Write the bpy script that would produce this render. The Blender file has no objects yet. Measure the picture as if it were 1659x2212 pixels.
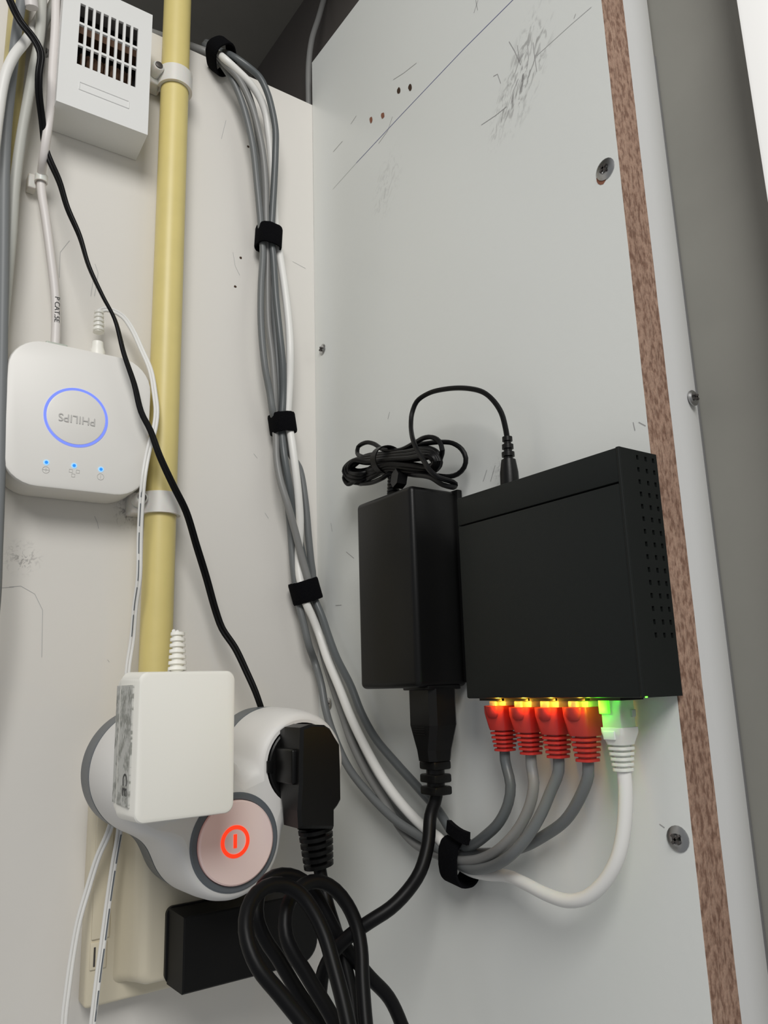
import bpy, bmesh, math, random
from mathutils import Vector, Matrix
random.seed(7)
# ------------------------------------------------------------------ camera
YAW, PITCH, ROLL, FPX = 0.614826, 0.218703, -0.0306117, 1673.49
CAM = Vector((-0.27966, -0.48135, 0.0))
FW = Vector((math.sin(YAW)*math.cos(PITCH), math.cos(YAW)*math.cos(PITCH), math.sin(PITCH)))
_r = Vector((math.cos(YAW), -math.sin(YAW), 0)); _u = _r.cross(FW)
RT = math.cos(ROLL)*_r + math.sin(ROLL)*_u
UP = -math.sin(ROLL)*_r + math.cos(ROLL)*_u
sc = bpy.context.scene
COL = sc.collection
cd = bpy.data.cameras.new('camera'); cam = bpy.data.objects.new('camera', cd); COL.objects.link(cam)
cd.sensor_fit = 'VERTICAL'; cd.sensor_height = 36; cd.lens = FPX/2212*36
cd.clip_start = 0.01; cd.clip_end = 20
cam.matrix_world = Matrix.Translation(CAM) @ Matrix((RT, UP, -FW)).transposed().to_4x4()
sc.camera = cam
# ------------------------------------------------------------------ light
sc.view_settings.view_transform = 'Standard'; sc.view_settings.look = 'None'
sc.view_settings.gamma = 1; sc.view_settings.use_curve_mapping = False
sc.view_settings.exposure = 0.0
wd = bpy.data.worlds.new('room'); sc.world = wd; wd.use_nodes = True
wd.node_tree.nodes['Background'].inputs[0].default_value = (0.95, 0.97, 1.0, 1)
wd.node_tree.nodes['Background'].inputs[1].default_value = 0.30
def area(name, loc, target, size, power, color):
    l = bpy.data.lights.new(name, 'AREA'); l.shape = 'DISK'; l.size = size; l.energy = power; l.color = color
    o = bpy.data.objects.new(name, l); COL.objects.link(o); o.location = loc
    o.rotation_euler = (Vector(target)-Vector(loc)).to_track_quat('-Z', 'Y').to_euler(); return o
area('ceiling_lamp_of_room', (-0.72, -1.25, 0.95), (-0.05, -0.15, 0.15), 0.7, 15.5, (1.0, 0.985, 0.95))
def point(name, loc, power, color, r=0.001):
    l = bpy.data.lights.new(name, 'POINT'); l.energy = power; l.color = color; l.shadow_soft_size = r
    o = bpy.data.objects.new(name, l); COL.objects.link(o); o.location = loc; return o
# ------------------------------------------------------------------ survey helpers
def ray(px, py): return FW + RT*((px-829.5)/FPX) - UP*((py-1106)/FPX)
def on(px, py, ax, val):
    d = ray(px, py); return CAM + d*((val-CAM[ax])/d[ax])
def B(px, py, d): return on(px, py, 1, -d)      # point standing d in front of the back wall
def P(px, py, d): return on(px, py, 0, -d)      # point standing d in front of the right panel
# ------------------------------------------------------------------ mesh helpers
class G:
    def __init__(s): s.v = []; s.f = []
    def add(s, vs, fs):
        n = len(s.v); s.v += [Vector(v) for v in vs]; s.f += [[i+n for i in f] for f in fs]; return s
    def box(s, a, b):
        x0, y0, z0 = a; x1, y1, z1 = b
        return s.add([(x0,y0,z0),(x1,y0,z0),(x1,y1,z0),(x0,y1,z0),(x0,y0,z1),(x1,y0,z1),(x1,y1,z1),(x0,y1,z1)],
                     [(3,2,1,0),(4,5,6,7),(0,1,5,4),(1,2,6,5),(2,3,7,6),(3,0,4,7)])
    def rbox(s, a, b, r, seg=3, M=None):
        bm = bmesh.new(); bmesh.ops.create_cube(bm, size=1)
        for v in bm.verts:
            v.co = Vector([(a[i]+b[i])/2 + v.co[i]*(b[i]-a[i]) for i in range(3)])
        bmesh.ops.bevel(bm, geom=bm.edges[:]+bm.verts[:], offset=r, segments=seg, profile=0.5, affect='EDGES', clamp_overlap=True)
        bm.verts.index_update()
        vs = [v.co.copy() for v in bm.verts]
        if M: vs = [M @ v for v in vs]
        s.add(vs, [[v.index for v in f.verts] for f in bm.faces]); bm.free(); return s
    def loft(s, loops, cap0=True, cap1=True):
        n = len(loops[0]); base = len(s.v)
        for L in loops: s.v += [Vector(v) for v in L]
        for k in range(len(loops)-1):
            for i in range(n):
                j = (i+1) % n
                s.f.append([base+k*n+i, base+k*n+j, base+(k+1)*n+j, base+(k+1)*n+i])
        if cap0: s.f.append([base+i for i in reversed(range(n))])
        if cap1: s.f.append([base+(len(loops)-1)*n+i for i in range(n)])
        return s
    def lathe(s, o, d, prof, n=24, flat=1.0, side=None, phase=0):
        """prof: (distance along d, radius); flat squashes the second axis"""
        o = Vector(o); d = Vector(d).normalized()
        a = Vector(side) if side else d.orthogonal()
        a = (a - d*a.dot(d)).normalized(); b = d.cross(a)
        L = []
        for t, r in prof:
            L.append([o+d*t+a*(r*math.cos(phase+2*math.pi*i/n))+b*(r*flat*math.sin(phase+2*math.pi*i/n)) for i in range(n)])
        return s.loft(L)
    def tube(s, pts, r, n=10, ref=(0,-1,0), twist=0.0, sect=None, caps=True, fixed=False):
        """sect: list of (u,v) cross-section points in units of r"""
        m = len(pts); T = []
        for i in range(m):
            T.append((pts[min(i+1,m-1)]-pts[max(i-1,0)]).normalized())
        a = Vector(ref); a = (a-T[0]*a.dot(T[0])).normalized()
        L = []; ang = 0
        rf = Vector(ref)
        for i in range(m):
            if fixed and abs(T[i].dot(rf)) < 0.8: a = rf.copy()
            a = (a-T[i]*a.dot(T[i])).normalized(); b = T[i].cross(a)
            if i: ang += twist*(pts[i]-pts[i-1]).length
            rr = r[i] if isinstance(r, (list, tuple)) else r
            c, q = math.cos(ang), math.sin(ang)
            a2 = a*c+b*q; b2 = b*c-a*q
            if sect: L.append([pts[i]+a2*(v*rr)+b2*(u*rr) for u, v in sect])
            else: L.append([pts[i]+a2*(rr*math.cos(2*math.pi*k/n))+b2*(rr*math.sin(2*math.pi*k/n)) for k in range(n)])
        return s.loft(L, caps, caps)
def spline(p, step=0.003):
    """centripetal-ish Catmull-Rom through the points"""
    p = [Vector(q) for q in p]
    q = [p[0]*2-p[1]] + p + [p[-1]*2-p[-2]]; out = []
    for i in range(1, len(q)-2):
        n = max(2, int((q[i+1]-q[i]).length/step))
        p0, p1, p2, p3 = q[i-1:i+3]
        d1 = max((p1-p0).length, 1e-6)**.5; d2 = max((p2-p1).length, 1e-6)**.5; d3 = max((p3-p2).length, 1e-6)**.5
        m1 = (p2-p1) + d2*((p1-p0)/d1-(p2-p0)/(d1+d2)) if True else 0
        m2 = (p2-p1) + d2*((p3-p2)/d3-(p3-p1)/(d2+d3))
        for k in range(n):
            t = k/n
            out.append(p1*(2*t**3-3*t*t+1)+m1*(t**3-2*t*t+t)+p2*(-2*t**3+3*t*t)+m2*(t**3-t*t))
    out.append(q[-2]); return out
ORG = {}
def mk(name, g, mat, parent=None, smooth=True, ang=0.7, **tags):
    o0 = Vector((0,0,0))
    for v in g.v: o0 += v
    o0 /= len(g.v)
    me = bpy.data.meshes.new(name); me.from_pydata([v-o0 for v in g.v], [], g.f); me.update()
    bm = bmesh.new(); bm.from_mesh(me); bmesh.ops.recalc_face_normals(bm, faces=bm.faces); bm.to_mesh(me); bm.free()
    if smooth:
        for p in me.polygons: p.use_smooth = True
        me.set_sharp_from_angle(angle=ang)
    me.materials.append(mat)
    o = bpy.data.objects.new(name, me); COL.objects.link(o)
    o.location = o0 - (ORG[parent.name] if parent else Vector((0,0,0)))
    if parent: o.parent = parent
    ORG[o.name] = o0
    for k, v in tags.items(): o[k] = v
    return o
def thing(name, label, cat, loc, group=None):
    o = bpy.data.objects.new(name, None); o.empty_display_size = 0.01; COL.objects.link(o); o.location = loc
    ORG[o.name] = Vector(loc); o['label'] = label; o['category'] = cat
    if group: o['group'] = group
    return o
def text(name, body, size, mat, M, parent, ext=0.00008):
    cu = bpy.data.curves.new('t', 'FONT'); cu.body = body; cu.size = size; cu.extrude = ext
    cu.align_x = 'CENTER'; cu.align_y = 'CENTER'
    ob = bpy.data.objects.new('t', cu); COL.objects.link(ob)
    bpy.context.view_layer.update()
    me = bpy.data.meshes.new_from_object(ob.evaluated_get(bpy.context.evaluated_depsgraph_get()))
    bpy.data.objects.remove(ob)
    me.transform(M.to_3x3().to_4x4()); me.materials.clear(); me.materials.append(mat)
    o = bpy.data.objects.new(name, me); COL.objects.link(o)
    o.location = M.translation - ORG[parent.name]; o.parent = parent; ORG[o.name] = M.translation.copy()
    return o
# ------------------------------------------------------------------ materials
def mat(name, col, rough=0.5, metal=0.0, bump=0.0, bscale=400, var=0.0, vscale=30, spec=0.5, emit=None, estr=0, trans=0.0, sss=0.0, coat=0.0, alpha=1.0):
    m = bpy.data.materials.new(name); m.use_nodes = True; nt = m.node_tree; N = nt.nodes; Lk = nt.links
    b = N['Principled BSDF']
    b.inputs['Base Color'].default_value = (*col, 1); b.inputs['Roughness'].default_value = rough
    b.inputs['Metallic'].default_value = metal; b.inputs['Specular IOR Level'].default_value = spec
    b.inputs['Transmission Weight'].default_value = trans; b.inputs['Coat Weight'].default_value = coat
    b.inputs['Subsurface Weight'].default_value = sss; b.inputs['Subsurface Scale'].default_value = 0.004
    b.inputs['Alpha'].default_value = alpha
    if emit:
        b.inputs['Emission Color'].default_value = (*emit, 1); b.inputs['Emission Strength'].default_value = estr
    tc = N.new('ShaderNodeTexCoord')
    if var:
        n = N.new('ShaderNodeTexNoise'); n.inputs['Scale'].default_value = vscale; n.inputs['Detail'].default_value = 4
        Lk.new(tc.outputs['Object'], n.inputs['Vector'])
        mx = N.new('ShaderNodeMix'); mx.data_type = 'RGBA'
        mx.inputs[6].default_value = (*[c*(1-var) for c in col], 1); mx.inputs[7].default_value = (*[min(1, c*(1+var)) for c in col], 1)
        Lk.new(n.outputs['Fac'], mx.inputs[0]); Lk.new(mx.outputs[2], b.inputs['Base Color'])
    if bump:
        n = N.new('ShaderNodeTexNoise'); n.inputs['Scale'].default_value = bscale; n.inputs['Detail'].default_value = 3
        Lk.new(tc.outputs['Object'], n.inputs['Vector'])
        bp = N.new('ShaderNodeBump'); bp.inputs['Strength'].default_value = bump; bp.inputs['Distance'].default_value = 0.0005
        Lk.new(n.outputs['Fac'], bp.inputs['Height']); Lk.new(bp.outputs['Normal'], b.inputs['Normal'])
    return m
def smudge_wall(name, col, spots, rough=0.35):
    """white board; spots: (world position, radius, strength, stretch) of scuffed dirt"""
    m = mat(name, col, rough, bump=0.12, bscale=250, var=0.02, vscale=9)
    nt = m.node_tree; N = nt.nodes; L = nt.links; b = N['Principled BSDF']
    geo = N.new('ShaderNodeNewGeometry')
    base = b.inputs['Base Color'].links[0].from_socket
    acc = None
    for k, (p, r, st, sv) in enumerate(spots):
        mp = N.new('ShaderNodeMapping'); mp.vector_type = 'TEXTURE'
        mp.inputs['Location'].default_value = p; mp.inputs['Rotation'].default_value = sv[1]; mp.inputs['Scale'].default_value = [r*q for q in sv[0]]
        L.new(geo.outputs['Position'], mp.inputs['Vector'])
        gr = N.new('ShaderNodeTexGradient'); gr.gradient_type = 'SPHERICAL'; L.new(mp.outputs[0], gr.inputs[0])
        ns = N.new('ShaderNodeTexNoise'); ns.inputs['Scale'].default_value = 3.5; ns.inputs['Detail'].default_value = 6; ns.inputs['Distortion'].default_value = 1.6
        L.new(mp.outputs[0], ns.inputs['Vector'])
        rp = N.new('ShaderNodeValToRGB'); rp.color_ramp.elements[0].position = 0.5; rp.color_ramp.elements[1].position = 0.62
        L.new(ns.outputs['Fac'], rp.inputs[0])
        mu = N.new('ShaderNodeMath'); mu.operation = 'MULTIPLY'; L.new(gr.outputs['Fac'], mu.inputs[0]); L.new(rp.outputs[0], mu.inputs[1])
        m2 = N.new('ShaderNodeMath'); m2.operation = 'MULTIPLY'; m2.use_clamp = True; L.new(mu.outputs[0], m2.inputs[0]); m2.inputs[1].default_value = st*0.55
        if acc is None: acc = m2.outputs[0]
        else:
            a = N.new('ShaderNodeMath'); a.operation = 'ADD'; a.use_clamp = True; L.new(acc, a.inputs[0]); L.new(m2.outputs[0], a.inputs[1]); acc = a.outputs[0]
    mx = N.new('ShaderNodeMix'); mx.data_type = 'RGBA'; L.new(acc, mx.inputs[0]); L.new(base, mx.inputs[6]); mx.inputs[7].default_value = (0.16, 0.15, 0.15, 1)
    L.new(mx.outputs[2], b.inputs['Base Color'])
    return m
M = {}
M['back'] = smudge_wall('white_board_warm', (0.745, 0.72, 0.68), [
    (B(48,1205,0), 0.012, 1.2, ((1,1,1),(0,0,0))), (B(275,1105,0), 0.010, 1.6, ((1,1,1.3),(0,0,0)))])
M['panel'] = smudge_wall('white_melamine', (0.775, 0.79, 0.765), [
    (P(1135,150,0), 0.034, 1.7, ((1,0.55,1.2),(0.5,0,0))), (P(1090,230,0), 0.022, 1.0, ((1,0.5,1.3),(0.5,0,0))),
    (P(835,400,0), 0.03, 0.5, ((1,0.6,1.0),(0.5,0,0))), (P(1090,1020,0), 0.012, 0.8, ((1,1,1),(0,0,0)))])
M['dark'] = mat('shaded_plaster', (0.19, 0.18, 0.155), 0.9, bump=0.2, bscale=60, var=0.1)  # shade of the unlit hollow is put into this base colour
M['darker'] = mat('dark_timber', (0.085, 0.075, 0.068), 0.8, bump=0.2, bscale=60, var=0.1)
M['plaster'] = mat('grey_plaster', (0.245, 0.24, 0.215), 0.85, bump=0.35, bscale=45, var=0.16, vscale=14)
M['paint'] = mat('white_paint', (0.73, 0.735, 0.73), 0.35, bump=0.05)
M['bright'] = mat('door_paint', (0.93, 0.92, 0.9), 0.4)
M['gap'] = mat('dark_gap', (0.10, 0.10, 0.105), 0.8)
M['sealant'] = mat('grey_sealant', (0.16, 0.16, 0.16), 0.7)
M['pipe'] = mat('cream_yellow_plastic', (0.72, 0.60, 0.235), 0.42, var=0.07, vscale=60)
M['pipe2'] = mat('faded_yellow_plastic', (0.52, 0.44, 0.20), 0.45, var=0.1, vscale=60)
M['clip'] = mat('milky_plastic', (0.74, 0.72, 0.68), 0.35, sss=0.2)
M['steel'] = mat('steel', (0.42, 0.42, 0.42), 0.32, metal=1.0)
M['rust'] = mat('darkened_steel', (0.10, 0.09, 0.085), 0.5, metal=0.6)
M['box'] = mat('white_abs', (0.78, 0.78, 0.765), 0.45, bump=0.08, bscale=900)
M['bridge'] = mat('white_satin', (0.83, 0.81, 0.77), 0.42)
M['bridge_side'] = mat('white_satin_side', (0.66, 0.63, 0.58), 0.5)
M['copper'] = mat('copper_coil', (0.22, 0.13, 0.085), 0.35, metal=0.7)
M['inside'] = mat('dark_inside', (0.03, 0.028, 0.026), 0.6)
M['greycab'] = mat('grey_cable', (0.150, 0.158, 0.160), 0.42, spec=0.45)
M['greycab2'] = mat('pale_grey_cable', (0.225, 0.225, 0.22), 0.42, spec=0.45)
M['greycab3'] = mat('dark_grey_cable', (0.098, 0.108, 0.112), 0.38, spec=0.5)
M['slate'] = mat('slate_cable', (0.19, 0.20, 0.205), 0.5)
M['whitecab'] = mat('white_cable', (0.80, 0.79, 0.76), 0.4)
M['pinkcab'] = mat('off_white_cable', (0.74, 0.70, 0.68), 0.42)
M['beigecab'] = mat('light_grey_cable', (0.50, 0.50, 0.46), 0.5)
M['black'] = mat('black_plastic', (0.0050, 0.0050, 0.0050), 0.36, spec=0.24, bump=0.05, bscale=1500)
M['blackcab'] = mat('black_cable', (0.004, 0.004, 0.0045), 0.42, spec=0.17)
M['blackmat'] = mat('black_matt_plastic', (0.006, 0.006, 0.006), 0.5, spec=0.18)
M['switch'] = mat('black_steel', (0.0105, 0.0125, 0.0118), 0.5, spec=0.22, bump=0.06, bscale=1800)
M['velcro'] = mat('black_velcro', (0.004, 0.004, 0.005), 1.0, spec=0.08, bump=1.0, bscale=1400)
M['red'] = mat('red_rubber', (0.50, 0.030, 0.024), 0.36, spec=0.5)
M['whiteboot'] = mat('white_rubber', (0.80, 0.80, 0.74), 0.4, sss=0.15)
M['clear'] = mat('clear_polycarbonate', (0.9, 0.95, 0.9), 0.12, trans=0.85)
M['clearish'] = mat('frosted_polycarbonate', (0.78, 0.84, 0.76), 0.3, trans=0.45)
M['gold'] = mat('gold_contacts', (0.6, 0.42, 0.15), 0.3, metal=1)
M['amber'] = mat('amber_led', (1, 0.5, 0.05), 0.4, emit=(1.0, 0.42, 0.02), estr=9)
M['green'] = mat('green_led', (0.1, 1, 0.1), 0.4, emit=(0.08, 1.0, 0.02), estr=5)
M['greenglow'] = mat('green_led_glow', (0.3, 1, 0.2), 0.4, emit=(0.11, 1.0, 0.01), estr=1.0)  # emission stands in for port light showing through clear plastic
M['blueled'] = mat('blue_led', (0.01, 0.03, 0.1), 0.4, emit=(0.01, 0.27, 1.0), estr=1.0)
M['bluehalo'] = mat('pale_blue_lens', (0.2, 0.3, 0.4), 0.4, emit=(0.26, 0.58, 1.0), estr=0.85)
M['bluering'] = mat('blue_ring_light', (0.05, 0.08, 0.3), 0.4, emit=(0.20, 0.27, 1.0), estr=0.9)
M['print'] = mat('grey_print', (0.42, 0.41, 0.39), 0.6)
M['letter'] = mat('pale_grey_print', (0.55, 0.54, 0.52), 0.6)
M['blackprint'] = mat('black_print', (0.05, 0.05, 0.05), 0.6)
M['greyband'] = mat('mid_grey_plastic', (0.12, 0.135, 0.15), 0.4)
M['adapter'] = mat('warm_white_plastic', (0.90, 0.885, 0.82), 0.38)
M['cube'] = mat('light_grey_white_plastic', (0.78, 0.765, 0.74), 0.5)
M['button'] = mat('backlit_button', (0.74, 0.67, 0.64), 0.5, emit=(1.0, 0.25, 0.17), estr=0.085)
M['redlight'] = mat('red_backlit_symbol', (0.25, 0.01, 0.005), 0.4, emit=(1.0, 0.038, 0.008), estr=1.2)
M['ivory'] = mat('ivory_plastic', (0.70, 0.635, 0.49), 0.38)
M['pencil'] = mat('blue_pencil', (0.10, 0.10, 0.28), 0.8)
M['faint'] = mat('faint_pencil', (0.45, 0.45, 0.45), 0.8)
M['scuff'] = mat('grey_scuff', (0.36, 0.35, 0.35), 0.8)
M['hole'] = mat('brown_hole', (0.05, 0.025, 0.012), 0.9)
M['holerim'] = mat('red_brown_wood', (0.25, 0.10, 0.06), 0.9)
# sticker on the side of the white adapter: rows of tiny grey print
def label_mat():
    m = mat('label_print', (0.5, 0.5, 0.46), 0.5); nt = m.node_tree; N = nt.nodes; L = nt.links; b = N['Principled BSDF']
    tc = [n for n in N if n.type == 'TEX_COORD'][0]
    mp = N.new('ShaderNodeMapping'); mp.inputs['Scale'].default_value = (1, 1500, 420); L.new(tc.outputs['Object'], mp.inputs[0])
    n = N.new('ShaderNodeTexNoise'); n.inputs['Scale'].default_value = 1; n.inputs['Detail'].default_value = 3; L.new(mp.outputs[0], n.inputs['Vector'])
    n2 = N.new('ShaderNodeTexNoise'); n2.inputs['Scale'].default_value = 130; L.new(tc.outputs['Object'], n2.inputs['Vector'])
    ad = N.new('ShaderNodeMath'); ad.operation = 'ADD'; L.new(n.outputs['Fac'], ad.inputs[0]); L.new(n2.outputs['Fac'], ad.inputs[1])
    r = N.new('ShaderNodeValToRGB'); r.color_ramp.elements[0].position = 0.9; r.color_ramp.elements[1].position = 1.12
    r.color_ramp.elements[0].color = (0.27, 0.275, 0.25, 1); r.color_ramp.elements[1].color = (0.55, 0.55, 0.52, 1)
    L.new(ad.outputs[0], r.inputs[0]); L.new(r.outputs[0], b.inputs['Base Color']); return m
M['label'] = label_mat()
def chip_mat():
    m = mat('raw_particle_board', (0.3, 0.17, 0.1), 0.85); nt = m.node_tree; N = nt.nodes; L = nt.links; b = N['Principled BSDF']
    geo = N.new('ShaderNodeNewGeometry')
    def noise(scale, rot, det=3, dist=0.0):
        mp = N.new('ShaderNodeMapping'); mp.inputs['Rotation'].default_value = (0, rot, 0); mp.inputs['Scale'].default_value = scale
        L.new(geo.outputs['Position'], mp.inputs[0]); n = N.new('ShaderNodeTexNoise'); n.inputs['Scale'].default_value = 1; n.inputs['Detail'].default_value = det
        n.inputs['Distortion'].default_value = dist; L.new(mp.outputs[0], n.inputs['Vector']); return n.outputs['Fac']
    def ramp(src, p0, c0, p1, c1):
        r = N.new('ShaderNodeValToRGB'); r.color_ramp.elements[0].position = p0; r.color_ramp.elements[0].color = (*c0, 1)
        r.color_ramp.elements[1].position = p1; r.color_ramp.elements[1].color = (*c1, 1); L.new(src, r.inputs[0]); return r.outputs[0]
    def mix(fac, x, y, mode='MIX'):
        q = N.new('ShaderNodeMix'); q.data_type = 'RGBA'; q.blend_type = mode
        if isinstance(fac, float): q.inputs[0].default_value = fac
        else: L.new(fac, q.inputs[0])
        for i, w in ((6, x), (7, y)):
            if isinstance(w, tuple): q.inputs[i].default_value = (*w, 1)
            else: L.new(w, q.inputs[i])
        return q.outputs[2]
    n1 = noise((520, 1, 260), 0.55, 2)            # slanting chips
    n2 = noise((1200, 1, 60), 0.0, 3)             # long pressed lines
    n3 = noise((1500, 1, 1200), 0.0, 2)           # fine dust
    n4 = noise((60, 1, 25), 0.3, 2)
    c = ramp(n1, 0.36, (0.24, 0.135, 0.092), 0.58, (0.46, 0.30, 0.22))
    c = mix(ramp(n2, 0.56, (0, 0, 0), 0.66, (0.6, 0.6, 0.6)), c, (0.52, 0.36, 0.27))
    c = mix(0.35, c, ramp(n3, 0.35, (0.45, 0.45, 0.45), 0.65, (1, 1, 1)), 'MULTIPLY')
    c = mix(0.35, c, ramp(n4, 0.35, (0.55, 0.5, 0.48), 0.65, (1, 1, 1)), 'MULTIPLY')
    L.new(c, b.inputs['Base Color'])
    bp = N.new('ShaderNodeBump'); bp.inputs['Strength'].default_value = 0.7; bp.inputs['Distance'].default_value = 0.0006
    L.new(n1, bp.inputs['Height']); L.new(bp.outputs[0], b.inputs['Normal']); return m
M['chip'] = chip_mat()
# ------------------------------------------------------------------ structure
Z0, YE = -0.42, -0.2857
wb = mk('wall_back', G().box((-0.60, 0, Z0), (0, 0.012, 0.4712)), M['back'], smooth=False, kind='structure')
wr = mk('wall_right', G().box((0, YE, Z0), (0.0175, -0.0002, 0.5125)), M['panel'], smooth=False, kind='structure')
# raw chipboard edge of the panel: two thin skins show lighter lines, so it is its own part
g = G(); n = 90
zs = [Z0+(0.5125-Z0)*i/n for i in range(n+1)]
L = []
for z in zs:
    a = 0.00012*random.uniform(-1, 1); b = 0.0001*random.uniform(-1, 1)
    L.append([(0.0001+a, YE-0.0004, z), (0.0175+b, YE-0.0004, z), (0.0175, YE+0.0006, z), (0.0001, YE+0.0006, z)])
g.loft(L)
mk('board_edge', g, M['chip'], wr, smooth=False, label='raw brown particle board edge of the white panel')
# white post beside it, its outer corner rounded
prof = [(0.0177, YE+0.002), (0.0177, YE-0.0002)]
for i in range(11):
    t = i/10; prof.append((0.024+0.0222*t, YE-0.0002+0.0042*t*t))
prof += [(0.0462, YE+0.02), (0.0177, YE+0.02)]
mk('trim_1', G().loft([[(x, y, Z0) for x, y in prof], [(x, y, 0.62) for x, y in prof]]), M['paint'], kind='structure')
# dark joint with grey sealant then the plastered jamb
mk('trim_2', G().box((0.0462, YE+0.0035, Z0), (0.0472, YE+0.02, 0.322)), M['sealant'], smooth=False, kind='structure')
mk('wall_jamb', G().box((0.0474, -0.60, Z0), (0.075, YE+0.03, 0.62)), M['plaster'], smooth=False, kind='structure')
dp_ = [(0.0472,-0.3357),(0.0316,-0.3352),(0.0300,-0.3360),(0.0303,-0.3372),(0.0472,-0.3640)]
mk('door_1', G().loft([[(x, y, Z0) for x, y in dp_], [(x, y, 0.62) for x, y in dp_]]), M['bright'], kind='structure')
# hollow above the boards
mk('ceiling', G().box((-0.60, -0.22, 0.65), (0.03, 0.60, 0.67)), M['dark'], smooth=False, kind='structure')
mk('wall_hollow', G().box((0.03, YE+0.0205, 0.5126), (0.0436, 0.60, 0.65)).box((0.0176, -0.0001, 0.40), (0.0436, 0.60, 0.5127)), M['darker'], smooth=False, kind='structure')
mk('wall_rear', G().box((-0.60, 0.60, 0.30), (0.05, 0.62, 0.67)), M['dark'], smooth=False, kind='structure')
# ---- marks on the boards (flat print, thin ribbons)
def ribbon(g, pts, w, axis, off=0.00015):
    nrm = Vector((0,0,0)); nrm[axis] = -1
    for i in range(len(pts)-1):
        a, b = pts[i], pts[i+1]; d = (b-a).normalized(); s_ = d.cross(nrm)*w/2
        g.add([a-s_+nrm*off, a+s_+nrm*off, b+s_+nrm*off, b-s_+nrm*off], [(0,1,2,3)])
def blob(g, c, ru, rv, rot, axis, off=0.00016, n=12):
    nrm = Vector((0,0,0)); nrm[axis] = -1
    e1 = Vector((1,0,0)) if axis == 1 else Vector((0,-1,0)); e2 = Vector((0,0,1))
    a = e1*math.cos(rot)+e2*math.sin(rot); b = e2*math.cos(rot)-e1*math.sin(rot)
    vs = []
    for i in range(n):
        t = 2*math.pi*i/n; k = random.uniform(0.8, 1.1)
        vs.append(c+nrm*off+a*(ru*k*math.cos(t))+b*(rv*k*math.sin(t)))
    g.add(vs, [list(range(n))])
g = G(); ribbon(g, [P(1118,-10,0), P(1000,108,0), P(870,245,0), P(770,352,0)], 0.0004, 0)
mk('pencil_line', g, M['pencil'], wr, smooth=False, label='thin dark blue pencil line ruled slantwise')
g = G(); ribbon(g, [P(770,352,0), P(719,409,0)], 0.00025, 0); ribbon(g, [P(1278,15,0), P(1235,52,0), P(1160,120,0)], 0.0003, 0)
mk('faint_line', g, M['faint'], wr, smooth=False)
g = G()
for q in [((850,172),(872,158),(900,136)), ((818,310),(838,282),(848,252)), ((720,328),(740,305)), ((758,268),(770,250)), ((1040,270),(1070,250),(1095,230)),
          ((1100,90),(1112,110),(1125,140)), ((1118,98),(1122,130),(1112,160)), ((1140,95),(1142,125),(1138,150)), ((1152,92),(1155,120),(1160,155)),
          ((1104,225),(1110,195),(1120,170)), ((1066,165),(1075,160),(1082,180)), ((1028,0),(1032,22)), ((1033,0),(1024,28)), ((1240,40),(1244,30)),
          ((1368,912),(1372,930)), ((1380,912),(1395,920)), ((748,1192),(765,1206)), ((715,1130),(718,1148)), ((1044,1040),(1052,1015)), ((1060,1040),(1070,1005)),
          ((1425,1780),(1436,1788)), ((838,905),(842,890)), ((725,1308),(738,1307))]:
    ribbon(g, [P(x, y, 0) for x, y in q], 0.00035, 0)
mk('scuff_mark', g, M['scuff'], wr, smooth=False)
for x, y in ((862,196),(886,189),(802,259),(827,250)):
    g = G(); blob(g, P(x,y,0), 0.0018, 0.0030, 0.4, 0); mk('screw_hole', g, M['hole'] if y < 200 else M['holerim'], wr, smooth=False, label='small brown screw hole')
for x, y in ((536,317),(520,557),(508,619)):
    g = G(); blob(g, B(x,y,0), 0.0011, 0.0010, 0.4, 1); mk('screw_hole', g, M['hole'], wb, smooth=False, label='small brown screw hole')
g = G()
for q in [((205,570),(212,590),(204,640)), ((196,640),(202,600)), ((632,565),(645,572),(660,580)), ((503,545),(508,575),(518,595)), ((204,1115),(210,1128),(213,1142)),
          ((478,300),(488,260)), ((232,1425),(236,1430)), ((150,520),(130,545),(128,600)), ((268,1100),(275,1112),(282,1118)), ((20,1268),(45,1266),(75,1283),(92,1318)),
          ((0,1270),(30,1268)), ((92,1318),(90,1420)), ((548,980),(556,990)), ((572,1108),(580,1120))]:
    ribbon(g, [B(x, y, 0) for x, y in q], 0.00028, 1)
mk('scuff_mark', g, M['faint'], wb, smooth=False)
# ---- screws
def screw(p, nrm, r, label, ref):
    nrm = Vector(nrm); t = thing('screw', label, 'screw', p, 'screws in the boards')
    g = G().lathe(p-nrm*0.001, nrm, [(0, r*0.6), (0.0008, r), (0.0014, r), (0.0021, r*0.75), (0.0022, r*0.42), (0.0013, r*0.3)], 20)
    mk('head', g, M['steel'], t, ang=0.5)
    c = p+nrm*0.0014; g = G()
    a = Vector(ref); b = nrm.cross(a)
    for u, v in ((a, b), (b, a)):
        q = [c+u*r*0.45+v*r*0.1, c+u*r*0.45-v*r*0.1, c-u*r*0.45-v*r*0.1, c-u*r*0.45+v*r*0.1]
        g.loft([q, [w+nrm*0.0009 for w in q]])
    mk('cross_recess', g, M['rust'], t, smooth=False)
screw(P(1308,366,0), (-1,0,0), 0.0054, 'steel screw high on the white panel, ringed by chipped brown board', (0,0.6,0.8))
screw(P(1465,1812,0), (-1,0,0), 0.0050, 'steel screw near the bottom of the white panel beside the brown edge', (0,0.7,0.714))
screw(P(697,755,0), (-1,0,0), 0.0042, 'small steel screw in the panel beside the corner, right of the cable bundle', (0,0.3,0.954))
screw(P(710,1521,0), (-1,0,0), 0.0042, 'small steel screw half hidden behind the grey cables above the round multi plug', (0,0.3,0.954))
screw(on(1497,860,1,YE-0.0002), (0,-1,0), 0.0038, 'steel screw at the outer edge of the white post', (0.6,0,0.8))
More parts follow.
